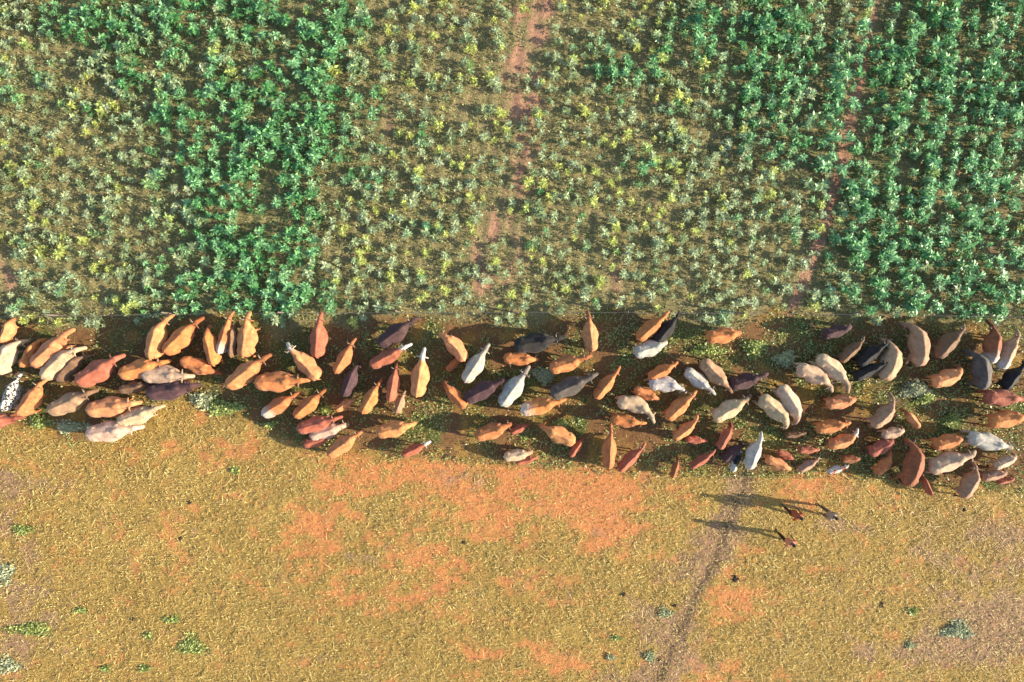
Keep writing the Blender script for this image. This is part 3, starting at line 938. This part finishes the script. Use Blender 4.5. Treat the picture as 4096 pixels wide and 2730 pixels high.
    (7, 430, 1432, 600, 1332, 'fawn', 'c', 0, 1.0, 'fawn calf heading up right at the stubble edge, right of an orange calf'),
    (7, 675, 1448, 835, 1395, 'rust', 'cP', 0, .95, 'red and white calf at the stubble edge, lower right'),
    (7, 785, 1342, 950, 1338, 'brown', 'c', 0, 1.0, 'pinkish brown calf just above the red and white calf'),
    (7, 1038, 1050, 1195, 785, 'fawn', '', 50, 1.0, 'fawn cow curved upward among green weeds, lower right'),
    (8, 70, 1038, 250, 1003, 'cream', 'c', 0, 1.1, 'cream calf below the curved fawn cow'),
    (7, 1015, 1285, 1228, 1172, 'rust', 'c', 0, 1.1, 'red brown calf heading up right below the cream calf'),
    (7, 1070, 1448, 1198, 1262, 'orange', 'c', 25, 1.1, 'orange calf curved upward left of the rust brown cow'),
    (8, 240, 1415, 285, 1085, 'brown', 'd', 50, .95, 'big rust brown cow curved left at the lower right'),
    (8, 470, 1125, 722, 1052, 'orange', 'd', 0, 1.0, 'orange cow above the cream cow at lower right'),
    (8, 432, 1300, 785, 1165, 'cream', '', 0, 1, 'cream cow with orange tinted head at lower right'),
    (8, 688, 1515, 800, 1248, 'fawn', '', 25, 1.05, 'grey fawn cow, lowest at the right end of the herd'),
    (8, 728, 1052, 1090, 1142, 'white', '', 0, .9, 'white cow heading down right near the right edge'),
    (8, 930, 1280, 1110, 1195, 'cream', 'c', 0, 1.0, 'cream calf under the white cow near the right edge'),
    (8, 838, 1368, 1035, 1322, 'fawn', 'c', 0, .85, 'fawn calf under the cream calf near the right edge'),
    (8, 970, 1402, 1095, 1372, 'rust', 'c', 0, .8, 'small pink red calf at the lower right corner of the herd'),
    (8, 350, 975, 250, 848, 'bright', 'c', 0, .9, 'small orange calf facing up left in the green weeds'),
    (8, 460, 635, 705, 515, 'bright', 'd', 25, 1.05, 'bright orange cow between the curled fawn and the dark curved cow'),
    (8, 495, 435, 705, 188, 'dun', '', 0, 1, 'dark dun cow with sunlit rim facing up right near the crop'),
    (8, 825, 680, 755, 392, 'grey', 'd', 50, 1.05, 'dark grey cow curved left right of the bright orange cow'),
    (8, 895, 480, 905, 158, 'brown', 'R', 25, 1, 'brown cow with pale rump facing up to the crop, right end'),
    (8, 985, 525, 1115, 228, 'fawn', 'R', 0, 1, 'fawn cow with pale rump at the right edge near the crop'),
    (8, 1020, 685, 1175, 470, 'black', '', 0, 1, 'black cow at the right edge'),
    (8, 860, 745, 1190, 765, 'rust', '', 0, 1, 'pinkish red cow cut off by the right edge below the black cow'),
    (8, 890, 940, 1230, 880, 'orange', '', 0, 1, 'orange cow cut off by the right edge'),
    (8, 445, 1495, 368, 1325, 'rust', 'c', 0, .6, 'slim red calf facing up left, left of the grey fawn cow'),
]


def place_cattle():
    r = random.Random(5)
    for row in CATTLE:
        crop, tx, ty, hx, hy, hue, flags, turn, broad, label = row
        ox, oy, k = CROP[crop]
        calf = 'c' in flags
        z = 0.75 if calf else 1.1
        a = Vector(at(ox + tx / k, oy + ty / k, z)); b = Vector(at(ox + hx / k, oy + hy / k, z))
        pose = 'down' if 'd' in flags else 'low' if 'l' in flags else 'high' if 'h' in flags else r.choice(['down', 'low', 'down']) if calf and 'W' not in flags and 'P' not in flags else r.choice(['walk', 'walk', 'low'])
        if not calf and pose != 'down' and (b - a).length < 1.7: pose = 'down'
        var = variant(pose, turn, calf, r.choice((0, 1)) if turn == 0 else 0)
        d = b - a; m = (var['front'] - var['tail'])
        s = max(0.52, min(1.2, d.length / Vector((m.x, m.y)).length * (1.1 if calf else 1.03)))
        ang = math.atan2(d.y, d.x) - math.atan2(m.y, m.x)
        sz = (s * 0.6 + 0.4 * (0.62 if calf else 1.0))
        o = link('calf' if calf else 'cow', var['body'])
        mid = (a + b) / 2; mm = (var['front'] + var['tail']) / 2
        ca, sa = math.cos(ang), math.sin(ang)
        o.location = (mid.x - s * (mm.x * ca - mm.y * sa), mid.y - s * (mm.x * sa + mm.y * ca), 0)
        o.location.z = float(ground_z(np.array([o.location.x]), np.array([o.location.y]))[0]) - 0.01
        o.rotation_euler = (0, 0, ang)
        o.scale = (s, s * broad * (1.32 if calf else 1.13), sz)
        j = r.uniform(0.88, 1.12)
        c = HUE[hue] * 0.86 * j * np.array([1, r.uniform(.95, 1.05), r.uniform(.92, 1.08)])
        o.color = (*c, 1)
        for f, p in (('P', 'patch'), ('R', 'white_rump'), ('W', 'white_head'), ('F', 'fleck')):
            if f in flags: o[p] = 1.0
        if 'W' not in flags: o['dark_points'] = r.choice((0.0, 0.4, 0.9))
        tag(o, label, 'calf' if calf else 'cow', 'calves in the herd' if calf else 'cattle of the herd')
        bare = r.random() < 0.35          # polled animals have no horns
        for n, me in var['parts']:
            if n == 'horn' and bare: continue
            link(n, me, o)


place_cattle()
#NEXT#
# ------------------------------------------------------------------ wire fence along the rim of the crop
def make_fence():
    xs = np.arange(-30.0, 30.1, 6.0)
    root = bpy.data.objects.new('wire_fence', None); COL.objects.link(root)
    root.location = (0, float(fence_y(0.0)), 0)
    tag(root, 'thin wire fence on slim wooden posts between herd and crop', 'fence')
    S = Shape()
    S.tube([Vector((0, 0, -.3)), Vector((.01, 0, .4)), Vector((-.005, .01, .9)), Vector((0, .01, 1.16)), Vector((0, .01, 1.18))], [.05, .046, .044, .04, .025], 8)
    post = S.mesh('post', M_WOOD)
    r = random.Random(3)
    for x in xs:
        o = link('post', post, root)
        o.location = (x, float(fence_y(x)) - root.location.y, 0)
        o.rotation_euler = (r.uniform(-.05, .05), r.uniform(-.05, .05), r.uniform(0, 6))
    for z in (0.45, 0.8, 1.1):
        S = Shape()
        pts = []
        for a, b in zip(xs[:-1], xs[1:]):
            for t in (0, .25, .5, .75):
                x = a + (b - a) * t
                ya, yb = float(fence_y(a)), float(fence_y(b))
                pts.append(Vector((x, ya + (yb - ya) * t - root.location.y - 0.055, z - 0.03 * (1 - (2 * t - 1) ** 2))))
        S.tube(pts, [.0035] * len(pts), 4)
        link('wire', S.mesh('wire', M_WIRE, smooth=False), root)


make_fence()


# ------------------------------------------------------------------ weeds and clods one can pick out
def weed_clump(px, py, rx, ry, hue, label, dens=1.0, tall=0.2):
    x0, y0 = at(px, py)
    if py > 1850: tall *= 0.35; dens *= 1.15
    rx /= PPM; ry /= PPM
    n = int(max(70, 430 * rx * ry * 3.1 * dens))
    rr = rng.random(n) ** 0.75 * (0.7 + 0.45 * rng.random(n)); a = rng.uniform(0, 6.28, n)
    rr *= 0.75 + 0.4 * np.sin(3 * a + px) * 0.6
    x = np.cos(a) * rr * rx; y = np.sin(a) * rr * ry
    az = rng.uniform(0, 6.28, n); el = rng.uniform(0.05, 1.0, n)
    ln = rng.uniform(0.07, 0.17, n) * (1 + tall)
    side = unit(np.stack([-np.sin(az), np.cos(az), rng.normal(0, .3, n)], 1))
    hgt = rng.random(n) * tall * np.clip(1.1 - rr, 0.1, 1)
    base = np.stack([x, y, hgt + ground_z(x + x0, y + y0)], 1)
    V = leaf_quads(base, dirs(az, el), side, ln, ln * rng.uniform(.16, .32, n), np.full(n, .08), rng.uniform(0, .25, n))
    me = quads_mesh('weed_clump', V, np.arange(4 * n).reshape(-1, 4), M_LEAF_OBJ)
    t = rng.uniform(.65, 1.2, (n, 1)) * np.ones((1, 3))
    point_color(me, 'tone', np.repeat(t, 4, 0))
    o = link('weed_clump', me)
    o.location = (x0, y0, 0)
    o.color = (*hue, 1)
    tag(o, label, 'weeds', 'clumps of weeds')


GREY = lin(190, 192, 150); GREEN = lin(168, 178, 100); BLUE = lin(188, 190, 142)
for row in [
    (3830, 2520, 75, 45, GREY, 'largest grey-green weed clump, in the lower right corner', 1.3, .25),
    (3650, 2445, 28, 20, GREEN, 'small green weed tuft up left of the largest lower right clump', 1.2, .15),
    (3640, 2580, 22, 22, BLUE, 'small weed tuft left of the largest lower right clump', 1.2, .15),
    (2660, 2452, 38, 26, BLUE, 'grey-green weed tuft right of the pale earth near the trail', 1.3, .18),
    (2600, 2625, 30, 26, BLUE, 'grey-green weed tuft on the pale trail near the lower rim', 1.3, .18),
    (2440, 2628, 22, 18, BLUE, 'small weed tuft left of the trail near the lower rim', 1.3, .15),
    (2465, 2552, 28, 12, GREEN, 'bright green weed tuft left of the pale trail', 1.2, .12),
    (25, 2290, 55, 60, GREY, 'grey-green weed clump at the left edge of the stubble', 1.0, .18),
    (95, 2118, 60, 26, GREEN, 'green weed clump near the left edge, highest on the stubble there', 1.0, .14),
    (130, 2515, 120, 34, GREEN, 'long green weed patch by the left edge near the lower corner', .9, .14),
    (40, 2660, 60, 45, GREY, 'grey-green weed clump in the lower left corner', .9, .15),
    (690, 2478, 50, 20, GREEN, 'green weed tuft above the larger lower left patch', 1.0, .12),
    (770, 2580, 75, 55, GREEN, 'broad bright green weed patch in the lower left stubble', .8, .12),
    (595, 2540, 24, 20, GREEN, 'small green weed tuft left of the broad lower left patch', 1.2, .12),
    (425, 2675, 26, 18, GREEN, 'small green weed tuft at the lower rim, left', 1.2, .12),
    (580, 2672, 34, 18, GREEN, 'flat green weed tuft at the lower rim under the broad patch', 1.2, .12),
    (330, 2440, 40, 14, GREEN, 'narrow green weed tuft in the left stubble', 1.0, .12),
    (940, 1882, 24, 16, GREEN, 'green weed tuft alone on stubble below the cattle at left', 1.2, .14),
    (900, 1630, 95, 40, GREEN, 'bright green weed patch on the herd rim, left of centre', 1.1, .22),
    (810, 1600, 60, 40, GREY, 'grey-green weed clump left of the bright patch on the herd rim', 1.1, .25),
    (165, 1690, 55, 35, GREEN, 'bright green weed clump below the fawn cow at left', 1.2, .25),
    (290, 1705, 90, 30, GREY, 'long grey-green weed clump beside the lowest cream cow', 1.0, .22),
    (2830, 1400, 95, 24, GREEN, 'bright green weed patch under the lone orange cow near the fence', 1.2, .28),
    (3010, 1395, 60, 50, GREEN, 'bright green weed clump left of the great shadow', 1.2, .3),
    (3140, 1440, 60, 45, BLUE, 'blue-green weed clump in the great shadow', 1.1, .3),
    (3660, 1560, 80, 45, GREY, 'grey-green weed clump under the curled fawn cows', 1.1, .28),
    (3800, 1680, 45, 40, GREEN, 'bright green weed clump right of the small orange calf', 1.1, .28),
    (3690, 1590, 50, 30, GREEN, 'green weed clump over the small orange calf', 1.1, .28),
    (3900, 1760, 80, 25, GREY, 'grey-green weed clump near the right edge, above the white cow', 1.0, .22),
    (2180, 1500, 60, 40, GREY, 'grey-green weed clump beside the head of the lower white cow', 1.1, .25),
    (2240, 1690, 45, 18, GREEN, 'bright green weed tuft above the pale orange cow facing left', 1.1, .2),
    (1300, 1640, 32, 20, GREEN, 'small bright green weed tuft beside the small orange calf', 1.2, .2),
    (1080, 1700, 40, 16, GREEN, 'bright green weed tuft left of the rust red cow, on stubble', 1.2, .18),
]:
    weed_clump(*row)


def clod(px, py, size, label):
    x, y = at(px, py)
    S = Shape()
    r = random.Random(int(px))
    for _ in range(6):
        S.ball((r.uniform(-.6, .6) * size, r.uniform(-.5, .5) * size, size * .12), size * r.uniform(.3, .6), size * r.uniform(.3, .55), size * r.uniform(.25, .5), 8, 5)
    o = link('earth_clod', S.skin('earth_clod', M_CLOD, size * .12, None, 2))
    o.location = (x, y, float(ground_z(np.array([x]), np.array([y]))[0]) - .01)
    o.rotation_euler = (0, 0, r.uniform(0, 6))
    tag(o, label, 'clod', 'dark clods on the stubble')


for row in [
    (2492, 2380, .17, 'dark clod left of the pale trail, level with the orange patch'),
    (2940, 2315, .2, 'dark clod right of the trail, over the big orange earth patch'),
    (2700, 2425, .14, 'dark clod close left of the trail, near a weed tuft'),
    (2640, 2640, .13, 'small dark clod on the trail at the lower rim'),
    (535, 2478, .14, 'dark clod in the lower left stubble above the green tufts'),
    (722, 2155, .15, 'dark clod in the left stubble, next to a small orange patch'),
    (758, 2012, .12, 'dark clod in the left stubble, nearest the herd'),
    (1855, 2170, .12, 'dark clod in the middle stubble'),
    (3530, 2420, .17, 'dark clod in the right stubble'),
    (3860, 2040, .12, 'dark clod below the grey fawn cow at right'),
]:
    clod(*row)

# ------------------------------------------------------------------ people walking behind the herd
M_SKIN = make_plain('skin', (0.075, 0.042, 0.028), 0.5, 0.35, 30.0, 0.12)
M_BLACK_HAIR = make_plain('black_hair', (0.012, 0.011, 0.011), 0.8, 0.2, 60.0, 0.3)
M_EYE = make_plain('eye_white', (0.6, 0.57, 0.53), 0.3, 0.5, 30.0, 0.05)


def person(fx, fy, heading, top_rgb, leg_rgb, stride, label, wrap=False, hat=None):
    v = Vector
    x, y = at(fx, fy)
    S = Shape()
    # torso, neck, head
    S.tube([v((0, 0, .86)), v((.0, 0, .98)), v((.01, 0, 1.12)), v((.015, 0, 1.28)), v((.0, 0, 1.4)), v((-.01, 0, 1.46))], [(.16, .12), (.165, .125), (.145, .105), (.175, .12), (.17, .1), (.07, .07)], 14)
    S.tube([v((-.01, 0, 1.4)), v((.0, 0, 1.5)), v((.01, 0, 1.55))], [.06, .055, .055], 10)
    S.tube([v((.02, 0, 1.485)), v((.035, 0, 1.52)), v((.03, 0, 1.58)), v((.015, 0, 1.64)), v((.005, 0, 1.69)), v((0, 0, 1.715))], [(.035, .04), (.058, .075), (.072, .092), (.075, .1), (.062, .085), (.03, .04)], 14)
    S.tube([v((.115, 0, 1.615)), v((.135, 0, 1.58)), v((.125, 0, 1.57))], [.012, .02, .012], 8)
    S.ball((.115, 0, 1.535), .018, .026, .01)
    for s in (-1, 1):
        S.ball((.01, s * .078, 1.6), .02, .012, .032)
    legs, arms = [], []
    for s in (-1, 1):
        f = s * stride
        hip, knee, ankle = v((0, s * .09, .9)), v((f * .55 + .04, s * .1, .48)), v((f - (.03 if f < 0 else 0), s * .1, .09 + (.03 if f < 0 else 0)))
        legs.append((hip, knee, ankle))
        S.tube([hip, hip.lerp(knee, .5), knee, knee.lerp(ankle, .35), ankle], [.088, .076, .056, .056, .036], 10)
        S.tube([ankle + v((-.06, 0, -.04)), ankle + v((0, 0, -.03)), ankle + v((.1, 0, -.055)), ankle + v((.18, 0, -.07))], [(.03, .03), (.04, .045), (.043, .03), (.03, .018)], 8)
        sh, el, wr = v((0, s * .19, 1.39)), v((-f * .35 - .03, s * .25, 1.12)), v((-f * .75 + .06, s * .23, .9))
        arms.append((sh, el, wr))
        S.tube([sh, sh.lerp(el, .5), el, el.lerp(wr, .4), wr], [.055, .047, .038, .036, .026], 8)
        d = (wr - el).normalized()
        palm = wr + d * .085
        S.tube([wr - d * .01, wr + d * .04, palm], [(.016, .026), (.018, .038), (.015, .038)], 8, side=v((0, 1, 0)))
        fwd = v((1, 0, 0)) - d * d.x; fwd.normalize()
        inn = v((0, -s, 0))
        for q in range(4):
            b0 = palm + fwd * (.027 - .018 * q)
            ln = (.062, .07, .066, .052)[q]
            S.tube([b0 - d * .02, b0 + d * ln * .5 + inn * .006, b0 + d * ln + inn * .024], [.0095, .009, .0075], 6)
        t0 = wr + d * .03 + fwd * .028
        S.tube([t0, t0 + fwd * .025 + d * .025, t0 + fwd * .03 + d * .06 + inn * .012], [.012, .0105, .0085], 6)
    root = link('person', S.skin('person_body', M_SKIN, 0.0085, None, 2))
    root.location = (x, y, 0)
    root.rotation_euler = (0, 0, heading)
    tag(root, label, 'person', 'herders walking behind the cattle')
    # clothes
    m_top = make_plain('woven_top', tuple(top_rgb), .85, .15, 25.0, .18)
    m_leg = make_plain('cloth_legs', tuple(leg_rgb), .85, .15, 25.0, .18)
    S = Shape()
    hem = .62 if wrap else .86
    rings = [(hem, .21 if wrap else .19, .17 if wrap else .15), (.98, .19, .15), (1.12, .17, .13), (1.28, .2, .145), (1.4, .195, .125), (1.455, .085, .085)]
    S.tube([v((.005, 0, z)) for z, _, _ in rings], [(a, b) for _, a, b in rings], 16)
    for sh, el, wr in arms:
        S.tube([sh + v((0, 0, .02)), sh.lerp(el, .5), sh.lerp(el, 1.0)], [.075, .068, .062], 10)
    link('wrap' if wrap else 'shirt', S.skin('top_cloth', m_top, .014, None, 2), root)
    S = Shape()
    for hip, knee, ankle in legs:
        S.tube([hip + v((0, 0, .05)), hip.lerp(knee, .5), knee, knee.lerp(ankle, .8)], [.105, .095, .078, .066], 10)
    S.tube([v((0, 0, .84)), v((0, 0, .92)), v((0, 0, .99))], [(.17, .13), (.178, .138), (.172, .13)], 12)
    link('trousers', S.skin('trousers', m_leg, .014, None, 2), root)
    S = Shape()
    S.tube([v((-.03, 0, 1.58)), v((-.02, 0, 1.64)), v((.0, 0, 1.695)), v((.0, 0, 1.732))], [(.08, .085), (.084, .1), (.072, .094), (.032, .042)], 12)
    link('hair', S.mesh('hair', M_BLACK_HAIR), root)
    for s in (-1, 1):
        S = Shape(); S.ball((.108, s * .032, 1.612), .012, .014, .009, 8, 5)
        link('eye', S.mesh('eye', M_EYE), root)


person(3150, 2040, math.radians(120), lin(150, 80, 54), lin(70, 46, 40), .26, 'person in orange red wrap, upper left of the three people on the stubble', wrap=True)
person(3283, 2040, math.radians(135), lin(150, 128, 108), lin(92, 76, 64), -.22, 'person in beige shirt, rightmost of the three people on the stubble')
person(3122, 2143, math.radians(110), lin(190, 122, 92), lin(52, 36, 32), .24, 'person in salmon shirt and dark trousers, lowest of the three people')
